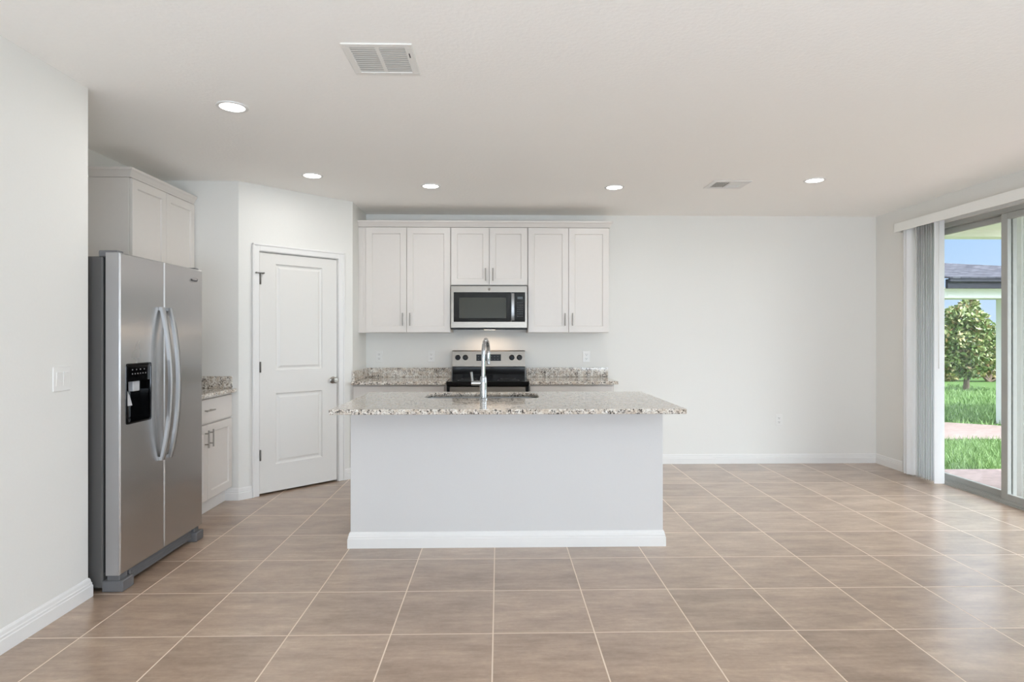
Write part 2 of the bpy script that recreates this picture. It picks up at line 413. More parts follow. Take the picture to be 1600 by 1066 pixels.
# pantry door (angled wall) -------------------------------------------------
t1 = MB(fa)
for a, b, c, d in ((DS0 - 0.056, DS0 + 0.004, 0, DZ + 0.056), (DS1 - 0.004, DS1 + 0.056, 0, DZ + 0.056), (DS0 + 0.004, DS1 - 0.004, DZ - 0.004, DZ + 0.056)):
    t1.box(a, b, -0.016, 0, c, d, 0.004)
t1.box(DS0 - 0.056, DS0 - 0.040, -0.022, -0.014, 0, DZ + 0.056, 0.003); t1.box(DS1 + 0.040, DS1 + 0.056, -0.022, -0.014, 0, DZ + 0.056, 0.003)
t1.box(DS0 - 0.056, DS1 + 0.056, -0.022, -0.014, DZ + 0.040, DZ + 0.056, 0.003)
t1.box(DS0, DS0 + 0.008, 0, 0.1, 0, DZ); t1.box(DS1 - 0.008, DS1, 0, 0.1, 0, DZ); t1.box(DS0, DS1, 0, 0.1, DZ - 0.008, DZ)
struct(t1.make('trim_1', m_trim), 'white casing around the pantry door', 'door trim')
fd = frame(None, DIR, (*(A0 + Vector((DIR.y, -DIR.x)) * -0.006), 0))
dm = MB(fd)
PR = [(0.006, 0.009), (0.014, 0.013), (0.022, 0.013), (0.040, 0.004)]
dm.panel(DS0 + 0.011, DS1 - 0.011, 0.014, DZ - 0.012, 0.035, [(0.314, 0.748, 1.045, 1.955), (0.314, 0.748, 0.245, 0.85)], PR, 0.003)
door = struct(dm.make('door_1', m_door), 'white two panel pantry door set in the angled wall', 'door')
kb = MB(fd)
kb.lathe([(0.0, 0.001), (0.030, 0.001), (0.032, -0.006), (0.026, -0.010), (0.013, -0.014), (0.012, -0.030), (0.020, -0.036), (0.027, -0.046), (0.027, -0.056), (0.020, -0.064), (0.0, -0.066)], (0.851, 0, 0.936), 'y')
kb.make('door_knob', m_nickel, door, True)['label'] = 'satin nickel round door knob'
for zc in (1.816, 1.079, 0.341):
    hb = MB(fd); hb.lathe([(0.0, -0.045), (0.006, -0.045), (0.006, 0.045), (0.0, 0.045)], (DS0 + 0.0105, -0.022, zc), 'z', 12); hb.box(DS0 + 0.0065, DS0 + 0.015, -0.020, 0.001, zc - 0.044, zc + 0.044)
    hb.make('hinge', m_hinge, door)['label'] = 'nickel door hinge'
sb = MB(fd); sb.box(DS0 - 0.028, DS0 + 0.038, -0.032, -0.022, 1.862, 1.870); sb.tube([(DS0 - 0.026, -0.034, 1.866), (DS0 - 0.026, -0.012, 1.866)], 0.007, 8); sb.tube([(DS0 + 0.036, -0.034, 1.866), (DS0 + 0.036, -0.001, 1.866)], 0.007, 8)
sb.make('door_stop', m_hinge, door)['label'] = 'small hinge pin door stop'
lb = MB(fd); lb.box(DS1 - 0.02, DS1 - 0.004, -0.003, 0.001, 0.905, 0.965); lb.make('strike_plate', m_nickel, door)

# sliding glass door --------------------------------------------------------
sl = MB()
sl.box(4.03, 4.135, OY0, OY1, OZ - 0.04, OZ); sl.box(4.03, 4.135, OY0, OY0 + 0.04, 0, OZ); sl.box(4.03, 4.135, OY1 - 0.04, OY1, 0, OZ)
slider = struct(sl.make('door_2', m_alu), 'grey framed sliding glass patio door in the right wall', 'door')
tr = MB(); tr.box(4.02, 4.135, OY0, OY1, 0.0, 0.012)
for x in (4.035, 4.078, 4.12): tr.box(x, x + 0.006, OY0, OY1, 0.012, 0.034)
tr.make('door_track', m_alu, slider)
def leaf(y0, y1, x0, name='sliding_panel'):
    p = MB(); x1 = x0 + 0.034; z0, z1 = 0.022, OZ - 0.04
    p.box(x0, x1, y0, y0 + 0.062, z0, z1, 0.003); p.box(x0, x1, y1 - 0.062, y1, z0, z1, 0.003)
    p.box(x0, x1, y0 + 0.06, y1 - 0.06, z0, z0 + 0.06, 0.003); p.box(x0, x1, y0 + 0.06, y1 - 0.06, z1 - 0.05, z1, 0.003)
    o = p.make(name, m_alu, slider)
    MB().box(x0 + 0.014, x0 + 0.020, y0 + 0.055, y1 - 0.055, z0 + 0.05, z1 - 0.045).make('glass_pane', m_glass, o)
    return o
leaf(4.715, 5.68, 4.088); pB = leaf(3.76, 4.777, 4.043); leaf(2.87, 3.80, 4.088)
hh = MB(); hh.box(4.028, 4.044, 3.775, 3.80, 0.88, 1.06, 0.004); hh.make('door_pull', m_black, pB)

# vertical blind + valance --------------------------------------------------
vb = thing('vertical_blind', 'white vertical blind drawn back at the far end of the sliding door', 'blind', (3.93, 5.5, 0.02))
VY1 = 5.83
v = MB(); v.box(3.865, 3.873, 2.65, VY1, 2.352, 2.437, 0.002); v.box(3.865, XR, VY1 - 0.008, VY1, 2.352, 2.437, 0.002); v.box(3.865, XR, 2.65, 2.658, 2.352, 2.437, 0.002)
v.box(3.873, XR, 2.655, VY1 - 0.004, 2.430, 2.436)
v.make('valance', m_val, vb)
hr = MB(); hr.box(3.905, 3.955, 2.70, VY1 - 0.03, 2.385, 2.43); hr.make('head_rail', m_alu, vb)
def vane(y, ang, x=3.93):
    p = MB(Matrix.Translation((x, y, 0)) @ Matrix.Rotation(ang, 4, 'Z')); n = 8; lo = []
    for k in range(n + 1):
        u = -0.0445 + 0.089 * k / n; c = 0.006 * (1 - (u / 0.0445) ** 2); lo.append((u, -c))
    ring = [(a, b) for a, b in lo] + [(a, b + 0.0012) for a, b in reversed(lo)]
    p.rings([[(a, b, z) for a, b in ring] for z in (0.022, 2.375)], True, True, True, smooth=False)
    p.tube([(0, 0, 2.37), (0, 0, 2.392)], 0.004, 6)
    p.make('vane', m_vane, vb, True)
vane(5.305, math.radians(-4))
for k in range(13): vane(5.365 + k * 0.0195, math.radians(58 + 2 * math.sin(k * 2.3)), 3.925)
vane(5.665, math.radians(-20)); vane(5.70, math.radians(-24)); vane(5.775, math.radians(64), 3.925)
wd = MB(); wd.tube([(3.893, 5.26, 2.39), (3.893, 5.262, 1.05)], 0.004, 8); wd.make('wand', m_plate, vb)

# ------------------------------------------------------------------ cabinets
def pull(M, c, length, vertical, parent, mat=None):
    p = MB(M); x, z = c; h = length / 2; off = 0.028
    if vertical:
        p.tube([(x, -off, z - h), (x, -off, z + h)], 0.0055, 10)
        for s_ in (-1, 1): p.tube([(x, -off, z + s_ * h * 0.62), (x, 0.001, z + s_ * h * 0.62)], 0.0045, 8)
    else:
        p.tube([(x - h, -off, z), (x + h, -off, z)], 0.0055, 10)
        for s_ in (-1, 1): p.tube([(x + s_ * h * 0.62, -off, z), (x + s_ * h * 0.62, 0.001, z)], 0.0045, 8)
    o = p.make('handle', mat or m_nickel, parent, True); o['label'] = 'slim nickel bar handle'; return o
SH = [(0.004, 0.004), (0.007, 0.009)]
def shaker(M, x0, x1, z0, z1, root, name='door', rail=0.058):
    p = MB(M); p.panel(x0, x1, z0, z1, 0.019, [(x0 + rail, x1 - rail, z0 + rail, z1 - rail)], SH, 0.002)
    return p.make(name, m_cab, root)
def slab_front(M, x0, x1, z0, z1, root):
    p = MB(M); p.panel(x0, x1, z0, z1, 0.019, [], [], 0.003); return p.make('drawer', m_cab, root)

def wall_unit(label, M, W, z0, z1, depth, group, gap=0.004, lx=0.0):
    """M: local x along the run, -y outwards, local y=0 is the door front"""
    root = thing('wall_cabinet', label, 'cabinet', tuple(M @ Vector((W / 2, 0.15, z0))), group)
    b = MB(M); b.box(0, W, 0.021, depth, z0, z1, 0.0015); b.make('body', m_cab, root)
    c = W / 2
    for s_, (a, d) in ((1, (gap + lx, c - 0.0018)), (-1, (c + 0.0018, W - gap))):
        dr = shaker(M, a, d, z0 + 0.004, z1 - 0.006, root)
        pull(M, (c - s_ * 0.036, z0 + 0.13 if z1 - z0 > 0.8 else z0 + 0.105), 0.125, True, dr)
    return root
ZU0, ZU1 = 1.373, 2.41
FM = lambda x, y: frame(None, (1, 0), (x, y, 0))
wall_unit('white shaker wall cabinet left of the microwave, nearest the pantry door', FM(-1.335, 5.93), 0.86, ZU0, ZU1, 0.37, 'wall cabinets on the back wall', lx=0.03)
wall_unit('short white shaker wall cabinet directly above the microwave', FM(-0.474, 5.93), 0.756, 1.838, ZU1, 0.37, 'wall cabinets on the back wall')
wall_unit('white shaker wall cabinet right of the microwave, beside bare wall', FM(0.283, 5.93), 0.804, ZU0, ZU1, 0.37, 'wall cabinets on the back wall')
fl_ = MB(); fl_.box(A1.x + 0.0005, -1.3355, 5.952, 6.29, ZU0, ZU1); tag(fl_.make('filler_strip', m_cab), 'narrow white filler between wall cabinets and the pantry side wall', 'trim')
CR = [(0, 2.411), (0.006, 2.411), (0.010, 2.420), (0.026, 2.446), (0.036, 2.456), (0.036, 2.470), (0, 2.470)]
cm = MB(); cm.sweep([(A1.x, 5.945), (1.089, 5.945), (1.089, 6.29)], CR); cm.box(A1.x + 0.001, 1.088, 5.946, 6.29, 2.411, 2.418)
tag(cm.make('crown_moulding', m_cab), 'white crown moulding along the top of the back wall cabinets', 'moulding')

# left wall cabinet (doors face +x)
WY0, WY1, WXF = 4.125, 4.965, -2.474
ML = frame(None, (0, 1), (WXF, WY0, 0))
lw = wall_unit('white shaker wall cabinet on the left wall, behind and above the refrigerator', ML, WY1 - WY0, ZU0, ZU1, abs(XA - WXF) - 0.001, None)
lw.pop('group', None)
c2 = MB(); c2.sweep([(XA + 0.01, WY0), (WXF - 0.016, WY0), (WXF - 0.016, WY1 - 0.002)], CR); c2.box(XA + 0.005, WXF - 0.018, WY0 + 0.001, WY1 - 0.002, 2.411, 2.418)
c2.make('crown', m_cab, lw)

def base_unit(label, M, W, depth, group, kick=0.07):
    root = thing('base_cabinet', label, 'cabinet', tuple(M @ Vector((W / 2, 0.3, 0))), group)
    b = MB(M); b.box(0, W, 0.021, depth, 0.105, 0.883, 0.0015); b.box(0.002, W - 0.002, kick, depth, 0, 0.106); b.make('body', m_cab, root)
    k = MB(M); k.box(0.0, W, kick - 0.012, kick, 0, 0.10, 0.003); k.make('toe_kick', m_trim, root)
    c = W / 2
    d = slab_front(M, 0.012, W - 0.02, 0.69, 0.868, root); pull(M, (c, 0.785), 0.13, False, d)
    for s_, (a, e_) in ((1, (0.012, c - 0.002)), (-1, (c + 0.002, W - 0.02))):
        dr = shaker(M, a, e_, 0.118, 0.677, root); pull(M, (c - s_ * 0.036, 0.577), 0.13, True, dr)
    return root
BXF = -2.166
base_unit('white base cabinet with one drawer beside the refrigerator', frame(None, (0, 1), (BXF, 4.10, 0)), 0.865, abs(XA - BXF) - 0.001, None)
GB = 'base cabinets under the back counters'
base_unit('white base cabinet left of the range', FM(-1.376, 5.685), 0.883, 0.60, GB)
base_unit('white base cabinet right of the range', FM(0.281, 5.685), 0.81, 0.60, GB)

def counter(label, loc): return thing('countertop', label, 'countertop', loc)
ct = counter('small speckled granite counter beside the refrigerator', (-2.45, 4.53, 0.884))
MB().box(XA + 0.001, -2.135, 4.09, YP - 0.001, 0.884, 0.914, 0.003).make('slab', m_gran, ct)
q = MB(); q.box(XA + 0.001, -2.172, YP - 0.021, YP - 0.001, 0.914, 1.012, 0.002); q.box(XA + 0.001, XA + 0.021, 4.09, YP - 0.022, 0.914, 1.012, 0.002); q.make('backsplash', m_gran, ct)
ct = counter('speckled granite counter left of the range', (-0.93, 5.95, 0.884))
MB().box(A1.x + 0.001, -0.493, 5.65, YB - 0.001, 0.884, 0.914, 0.003).make('slab', m_gran, ct)
q = MB(); q.box(A1.x + 0.023, -0.493, YB - 0.022, YB - 0.001, 0.914, 1.012, 0.002); q.box(A1.x + 0.001, A1.x + 0.022, 5.70, YB - 0.001, 0.914, 1.012, 0.002); q.make('backsplash', m_gran, ct)
ct = counter('speckled granite counter right of the range', (0.7, 5.95, 0.884))
MB().box(0.283, 1.122, 5.65, YB - 0.001, 0.884, 0.914, 0.003).make('slab', m_gran, ct)
MB().box(0.283, 1.122 + 0.016, YB - 0.022, YB - 0.001, 0.9145, 1.012, 0.002).make('backsplash', m_gran, ct)

# ------------------------------------------------------------------ island
IX0, IX1, IY0, IY1 = -0.938, 1.046, 3.832, 4.56
isl = thing('kitchen_island', 'white kitchen island base with flat front panel', 'island', (0.05, 4.2, 0))
bd = MB(); bd.box(IX0, IX1, IY0, IY0 + 0.12, 0, 0.884, 0.002)
bd.box(IX0, IX0 + 0.02, IY0 + 0.12, IY1, 0, 0.884); bd.box(IX1 - 0.02, IX1, IY0 + 0.12, IY1, 0, 0.884); bd.box(IX0 + 0.02, IX1 - 0.02, IY1 - 0.02, IY1, 0.1, 0.884)
bd.make('body', m_isl, isl)
bb = MB(); bb.sweep([(IX1, IY1), (IX1, IY0), (IX0, IY0), (IX0, IY1)][::-1], BBP)
bb.make('baseboard', m_trim, isl)
bb = MB(); bb.sweep([(IX1, IY1), (IX1, IY0), (IX0, IY0), (IX0, IY1)][::-1], [(0, 0.862), (0.006, 0.862), (0.014, 0.872), (0.014, 0.8835), (0, 0.8835)])
bb.make('top_trim', m_trim, isl)

def rrect(x0, x1, y0, y1, r, n=6):
    out = []
    for cx, cy, a0 in ((x1 - r, y0 + r, -PI / 2), (x1 - r, y1 - r, 0), (x0 + r, y1 - r, PI / 2), (x0 + r, y0 + r, PI)):
        out.append([(cx + r * math.cos(a0 + k * PI / 2 / n), cy + r * math.sin(a0 + k * PI / 2 / n)) for k in range(n + 1)])
    return out
CX0, CX1, CY0, CY1 = -0.977, 1.091, 3.485, 4.598
SX0, SX1, SY0, SY1 = -0.515, 0.280, 4.115, 4.522
cs = MB(); hole = rrect(SX0, SX1, SY0, SY1, 0.07)
def face_with_hole(z, ins):
    cor = [(CX1 - ins, CY0 + ins), (CX1 - ins, CY1 - ins), (CX0 + ins, CY1 - ins), (CX0 + ins, CY0 + ins)]
    cv = [cs.v((*p, z)) for p in cor]; hv = [[cs.v((*p, z)) for p in arc] for arc in hole]
    for k in range(4):
        for i in range(len(hv[k]) - 1): cs.f([cv[k], hv[k][i], hv[k][i + 1]])
        cs.f([cv[k], hv[k][-1], hv[(k + 1) % 4][0], cv[(k + 1) % 4]])
face_with_hole(0.914, 0.003); face_with_hole(0.884, 0.003)
cs.rings([[(CX1 - i, CY0 + i, z), (CX1 - i, CY1 - i, z), (CX0 + i, CY1 - i, z), (CX0 + i, CY0 + i, z)] for i, z in ((0.003, 0.884), (0, 0.887), (0, 0.911), (0.003, 0.914))], True, False, False, smooth=False)
flat = [p for arc in hole for p in arc]
cs.rings([[(*p, z) for p in flat] for z in (0.884, 0.914)], True, False, False)
ict = thing('countertop', 'long speckled granite island counter with an overhang', 'countertop', (0.05, 4.04, 0.884))
cs.make('slab', m_gran, ict)
sk = thing('sink', 'steel undermount sink set into the island counter', 'sink', (-0.12, 4.32, 0.7))
sb = MB()
lo = []
for g, z in ((0.02, 0.8835), (0.002, 0.8835), (0.0, 0.87), (-0.01, 0.72), (-0.05, 0.70)):
    lo.append([(*p, z) for arc in rrect(SX0 - g, SX1 + g, SY0 - g, SY1 + g, max(0.03, 0.07 + g)) for p in arc])
sb.rings(lo, True, False, True)
lo2 = [[(x, y, z - 0.002) for x, y, z in l] for l in lo]; sb.rings(lo2, True, False, True)
sb.make('basin', m_sink, sk, True)
dr = MB(); dr.lathe([(0.0, 0.7015), (0.03, 0.7015), (0.045, 0.7045), (0.045, 0.7005)], (-0.12, 4.32, 0), 'z', 24); dr.make('drain', m_chrome, sk, True)

# faucet: column, gooseneck bending away over the basin, side lever
fc = thing('faucet', 'chrome gooseneck faucet with side lever on the island', 'faucet', (-0.105, 4.05, 0.914))
fx, fy = -0.105, 4.05
p = MB(); p.lathe([(0.0, 0.914), (0.030, 0.914), (0.030, 0.921), (0.0245, 0.926), (0.0235, 1.02), (0.022, 1.055), (0.018, 1.068), (0.0, 1.068)], (fx, fy, 0), 'z', 28)
p.make('column', m_chrome, fc, True)
path = [(fx, fy, 1.06), (fx, fy, 1.12), (fx, fy, 1.20)]
Rg = 0.095
for k in range(1, 17):
    a = PI * k / 16; path.append((fx + 0.16 * Rg * (1 - math.cos(a)), fy + Rg * (1 - math.cos(a)), 1.215 + Rg * math.sin(a) * 1.02))
p = MB(); p.tube(path, 0.0135, 16); p.make('spout', m_chrome, fc, True)
ex, ey = path[-1][0], path[-1][1]
p = MB(); p.lathe([(0.0, 1.222), (0.0138, 1.222), (0.0142, 1.20), (0.0125, 1.145), (0.011, 1.138), (0.0, 1.138)], (ex, ey, 0), 'z', 20); p.make('spray_head', m_chrome, fc, True)
p = MB(); p.tube([(fx - 0.018, fy, 1.022), (fx - 0.080, fy, 1.022)], 0.0155, 16)
p.make('lever_hub', m_chrome, fc, True)
p = MB(); p.tube([(fx - 0.071, fy, 1.022), (fx - 0.076, fy - 0.003, 1.06), (fx - 0.080, fy - 0.008, 1.098)], [0.009, 0.0075, 0.0085], 12); p.make('lever', m_chrome, fc, True)

# ------------------------------------------------------------------ refrigerator (doors face +x)
fr = thing('refrigerator', 'stainless steel side by side refrigerator with black dispenser', 'refrigerator', (-2.35, 3.62, 0))
FY0, FY1, FX = 3.185, 4.055, -1.972
MB().box(-2.73, -2.065, FY0 + 0.004, FY1 - 0.004, 0.02, 1.752, 0.006).make('cabinet', m_side, fr)['label'] = 'dark grey cabinet side'
MB().box(-2.066, -2.046, FY0 + 0.016, FY1 - 0.016, 0.10, 1.745).make('gasket', m_gap, fr)
MF = lambda: frame(None, (0, 1), (FX, 0, 0))      # local x = world y, -y outwards (+x)
DY0, DY1, DZ0, DZ1 = 3.236, 3.463, 0.868, 1.188
def fdoor(y0, y1, hole):
    p = MB(MF())
    zz0, zz1, ch = 0.088, 1.772, 0.006
    p.panel(y0, y1, zz0, zz1, 0.074, [hole] if hole else [], [(0.0, 0.062)] if hole else [], ch)
    return p.make('door', m_steel, fr)
fd1 = fdoor(FY0, 3.596, (DY0, DY1, DZ0, DZ1)); fd2 = fdoor(3.602, FY1, None)
fd1['label'] = 'freezer door with dispenser'
sd = MB(); sd.box(-2.0455, FX - 0.007, FY0 - 0.0015, FY0, 0.09, 1.77); sd.make('door_edge', m_dside, fd1)
# dispenser: bezel, flush control panel above a dark cavity
dsp = MB(MF()); r_ = 0.014
def loop(g, y, zt=DZ1): return [(x, y, z) for arc in rrect(DY0 + g, DY1 - g, DZ0 + g, zt - g, r_) for x, z in arc]
dsp.rings([loop(-0.002, 0.001), loop(-0.002, -0.003), loop(0.006, -0.003), loop(0.008, 0.0), loop(0.010, 0.054)], True, False, True, smooth=False)
dpo = dsp.make('dispenser', m_gloss, fd1); dpo['label'] = 'black water and ice dispenser recess'
cp = MB(MF()); cp.box(DY0 + 0.007, DY1 - 0.007, -0.0025, 0.045, 1.092, DZ1 - 0.008, 0.002); cp.make('control_panel', m_gloss, fd1)
for k, (n_, z_) in enumerate(((6, 1.130), (4, 1.152))):
    for i in range(n_):
        cp = MB(MF()); st = 0.024 if k == 0 else 0.036
        cp.box(DY0 + 0.046 + i * st, DY0 + 0.055 + i * st, -0.0032, -0.002, z_, z_ + 0.006); cp.make('button', m_mark, fd1)
ch = MB(MF()); ch.box(3.332, 3.392, 0.020, 0.050, 1.035, 1.0915, 0.004); ch.make('ice_chute', m_chute, fd1)
pd = MB(MF()); pd.rings([[(3.286 + w_, d, z), (3.326 - w_, d, z), (3.326 - w_, d + 0.004, z), (3.286 + w_, d + 0.004, z)] for z, d, w_ in ((0.960, 0.022, 0), (1.015, 0.034, 0.004), (1.05, 0.052, 0.006))], True, True, True, smooth=False); pd.make('paddle', m_chute, fd1)
def fhandle(y, door_):
    p = MB(); n = 20; lo = []
    for k in range(n + 1):
        t = k / n; z = 0.615 + (1.505 - 0.615) * t; bow = math.sin(PI * t) ** 0.8 * 0.052; x = FX + 0.012 + bow
        th = 0.011
        lo.append([(x - th, y - 0.014, z), (x + th * 0.4, y - 0.014, z), (x + th, y - 0.008, z), (x + th, y + 0.008, z), (x + th * 0.4, y + 0.014, z), (x - th, y + 0.014, z)])
    p.rings(lo, True, True, True)
    for z in (0.625, 1.495): p.box(FX - 0.002, FX + 0.014, y - 0.012, y + 0.012, z - 0.01, z + 0.01)
    p.make('handle', m_handle, door_, True)['label'] = 'long bowed steel handle'
fhandle(3.556, fd1); fhandle(3.642, fd2)
g = MB(); g.box(-2.05, -1.992, FY0 + 0.11, FY1 - 0.10, 0.022, 0.078, 0.003)
for k in range(3): g.box(-1.992, -1.989, FY0 + 0.13, FY1 - 0.12, 0.032 + 0.014 * k, 0.038 + 0.014 * k)
g.make('base_grille', m_fgrey, fr)
for a, b in ((FY0 + 0.004, FY0 + 0.105), (FY1 - 0.095, FY1 - 0.004)):
    f_ = MB(); f_.box(-2.07, -1.962, a, b, 0, 0.058, 0.004); f_.box(-2.05, -1.985, a + 0.012, b - 0.02, 0.056, 0.088, 0.003)
    f_.make('foot', m_fgrey, fr)
for a in (FY0 + 0.01, FY1 - 0.06):
    hc = MB(); hc.box(-2.09, -1.99, a, a + 0.05, 1.7515, 1.785, 0.004); hc.make('hinge_cover', m_fgrey, fr)
def text(body, size, M, mat, parent, name='lettering', ext=0.0006):
    cu = bpy.data.curves.new(name, 'FONT'); cu.body = body; cu.size = size; cu.extrude = ext; cu.align_x = 'CENTER'; cu.align_y = 'CENTER'
    tmp = bpy.data.objects.new('tmp', cu); COL.objects.link(tmp)
    me = bpy.data.meshes.new_from_object(tmp); bpy.data.objects.remove(tmp); bpy.data.curves.remove(cu)
    me.transform(M); me.materials.clear(); me.materials.append(mat)
    return link(name, me, parent)
# lettering local (x right, y up) onto the +x face: x->world y, y->world z
LM = Matrix(((0, 0, 1, FX + 0.0008), (1, 0, 0, 3.945), (0, 1, 0, 1.697), (0, 0, 0, 1)))
text('Whirlpool', 0.020, LM, m_badge, fd2)
rg = MB(MF()); lo = []
for k in range(24):
    a = 2 * PI * k / 24; lo.append([(3.942 + (0.050 + d) * math.cos(a), yy, 1.699 + (0.013 + d * 0.5) * math.sin(a) + 0.006 * math.cos(a)) for d, yy in ((0, 0.0005), (0.002, 0.0005), (0.002, -0.001), (0, -0.001))])
rg.rings(lo + [lo[0]], True, False, False); rg.make('emblem', m_badge, fd2)

# ------------------------------------------------------------------ microwave
mw = thing('microwave', 'stainless over range microwave with black glass door', 'microwave', (-0.096, 6.05, 1.40))
X0, X1, Z0, Z1, YF = -0.470, 0.277, 1.402, 1.832, 5.885
MB().box(X0 + 0.003, X1 - 0.003, YF + 0.03, YB - 0.001, Z0 + 0.004, Z1 - 0.0005).make('case', m_black, mw)
fp = MB(FM(0, YF)); fp.panel(X0, X1, Z0 + 0.016, Z1 - 0.002, 0.030, [(X0 + 0.028, X1 - 0.022, 1.478, 1.768)], [(0.0, 0.004)], 0.004); fp.make('front_frame', m_steel_w, mw)
dg = MB(FM(0, YF)); dg.panel(X0 + 0.0285, 0.118, 1.4785, 1.7675, 0.005, [(X0 + 0.075, 0.075, 1.508, 1.722)], [(0.0, 0.0015), (0.004, 0.0015)], 0.001)
dgo = dg.make('door', m_gloss, mw)
wn_ = MB(FM(0, YF)); wn_.box(X0 + 0.082, 0.068, -0.0005, 0.0012, 1.515, 1.715); wn_.make('window', m_mwin, dgo)
hd = MB(); lo = []
for k in range(13):
    t = k / 12; z = 1.492 + 0.265 * t; bw = math.sin(PI * t) ** 0.7 * 0.022
    lo.append([(0.117, YF - 0.004 - bw, z), (0.121, YF - 0.013 - bw, z), (0.147, YF - 0.013 - bw, z), (0.151, YF - 0.004 - bw, z)])
hd.rings(lo, True, True, True); hd.make('handle', m_handle, mw, True)['label'] = 'vertical steel handle'
pn = MB(FM(0, YF)); pn.box(0.120, X1 - 0.0225, 0.0, 0.005, 1.4785, 1.7675, 0.001); pno = pn.make('control_panel', m_gloss, mw)
ds = MB(FM(0, YF)); ds.box(0.180, 0.232, -0.001, 0.001, 1.700, 1.724); ds.make('display', m_disp, pno)
kp = MB(FM(0, YF))
for r in range(7):
    for c in range(3): kp.box(0.178 + c * 0.020, 0.190 + c * 0.020, -0.0008, 0.001, 1.530 + r * 0.022, 1.537 + r * 0.022)
kp.make('keypad', paint('keypad_marks', (52, 52, 54), 0.4), pno)
vg = MB(); vg.box(X0 + 0.004, X1 - 0.004, YF + 0.002, YF + 0.03, Z0, Z0 + 0.0165); vg.make('vent', m_black, mw)
em = MB(FM(0, YF)); em.lathe([(0.0, 0.0005), (0.012, 0.0005), (0.012, -0.0012), (0.0, -0.0012)], (-0.096, 0, 1.797), 'y', 20); em.make('emblem', m_steel_w, mw)
ul = MB(); ul.box(-0.15, -0.04, 6.06, 6.14, Z0 + 0.001, Z0 + 0.005); ul.make('cooktop_lamp', emit('cooktop_lamp_lens', (1, 0.75, 0.5), 6), mw)
la = light('cooktop_lamp_light', 'AREA', (-0.096, 6.12, Z0 - 0.004), (math.radians(-18), 0, 0), 1.7, (1, 0.74, 0.52), shape='RECTANGLE', size=0.4, size_y=0.08)
la.parent = mw; la.matrix_parent_inverse = Matrix.Translation(-Vector(mw['base']))

# ------------------------------------------------------------------ range
rgx0, rgx1 = -0.488, 0.278
ra = thing('range', 'freestanding electric range with black glass cooktop and steel backguard', 'range', (-0.105, 5.95, 0))
MB().box(rgx0 + 0.004, rgx1 - 0.004, 5.672, YB - 0.004, 0.03, 0.872).make('case', m_black, ra)
MB().box(rgx0, rgx1, 5.620, 6.19, 0.8725, 0.916, 0.005).make('cooktop', m_gloss, ra)
for xa in (rgx0 + 0.001, rgx1 - 0.029):
    MB().box(xa, xa + 0.028, 5.622, 5.668, 0.815, 0.8728, 0.003).make('end_cap', m_black, ra)
MB().box(rgx0 + 0.006, rgx1 - 0.006, 5.645, 5.6725, 0.28, 0.868, 0.004).make('oven_door', m_steel_w, ra)
MB().box(rgx0 + 0.10, rgx1 - 0.10, 5.6425, 5.648, 0.40, 0.68, 0.002).make('oven_window', m_gloss, ra)
p = MB(); p.tube([(rgx0 + 0.05, 5.60, 0.77), (rgx1 - 0.05, 5.60, 0.77)], 0.011, 12)
for xx in (rgx0 + 0.07, rgx1 - 0.07): p.tube([(xx, 5.60, 0.77), (xx, 5.648, 0.77)], 0.009, 8)
p.make('oven_handle', m_handle, ra, True)
MB().box(rgx0 + 0.006, rgx1 - 0.006, 5.65, 5.6725, 0.06, 0.272, 0.004).make('storage_drawer', m_steel_w, ra)
for i, (bx, by, br) in enumerate(((-0.30, 5.78, 0.095), (0.09, 5.78, 0.105), (-0.30, 6.02, 0.075), (0.09, 6.02, 0.075))):
    b = MB(); b.lathe([(br, 0.9158), (br, 0.9166), (br - 0.004, 0.9166), (br - 0.004, 0.9158)], (bx, by, 0), 'z', 40); b.make('burner', m_burn, ra)
gx0, gx1 = -0.478, 0.266
MB().box(gx0 + 0.002, gx1 - 0.002, 6.185, YB - 0.004, 0.914, 1.024, 0.003).make('backguard_base', m_gloss, ra)
bgd = MB(); prof = [(6.180, 1.022), (6.172, 1.030), (6.192, 1.183), (6.202, 1.191), (YB - 0.004, 1.191), (YB - 0.004, 1.022)]
bgd.rings([[(x, y, z) for y, z in prof] for x in (gx0, gx1)], True, True, True, smooth=False); bgo = bgd.make('backguard', m_steel_w, ra)
MB().box(-0.232, 0.020, 6.176, 6.19, 1.087, 1.153).make('display', m_black, bgo)
m_rm = paint('range_marks', (64, 64, 66), 0.4)
for i in range(7):
    for z in (1.100, 1.128): p = MB(); p.box(-0.215 + i * 0.033, -0.205 + i * 0.033, 6.1752, 6.178, z, z + 0.006); p.make('button', m_rm, bgo)
for kx in (-0.421, -0.344, 0.131, 0.209):
    k = MB(); k.lathe([(0.0, 6.150), (0.019, 6.150), (0.022, 6.156), (0.024, 6.178), (0.028, 6.180), (0.028, 6.188), (0.0, 6.188)], (kx, 0, 1.121), 'y', 24); k.box(kx - 0.004, kx + 0.004, 6.144, 6.152, 1.101, 1.141, 0.001)
    k.make('knob', m_black, bgo, True)['label'] = 'black burner knob'

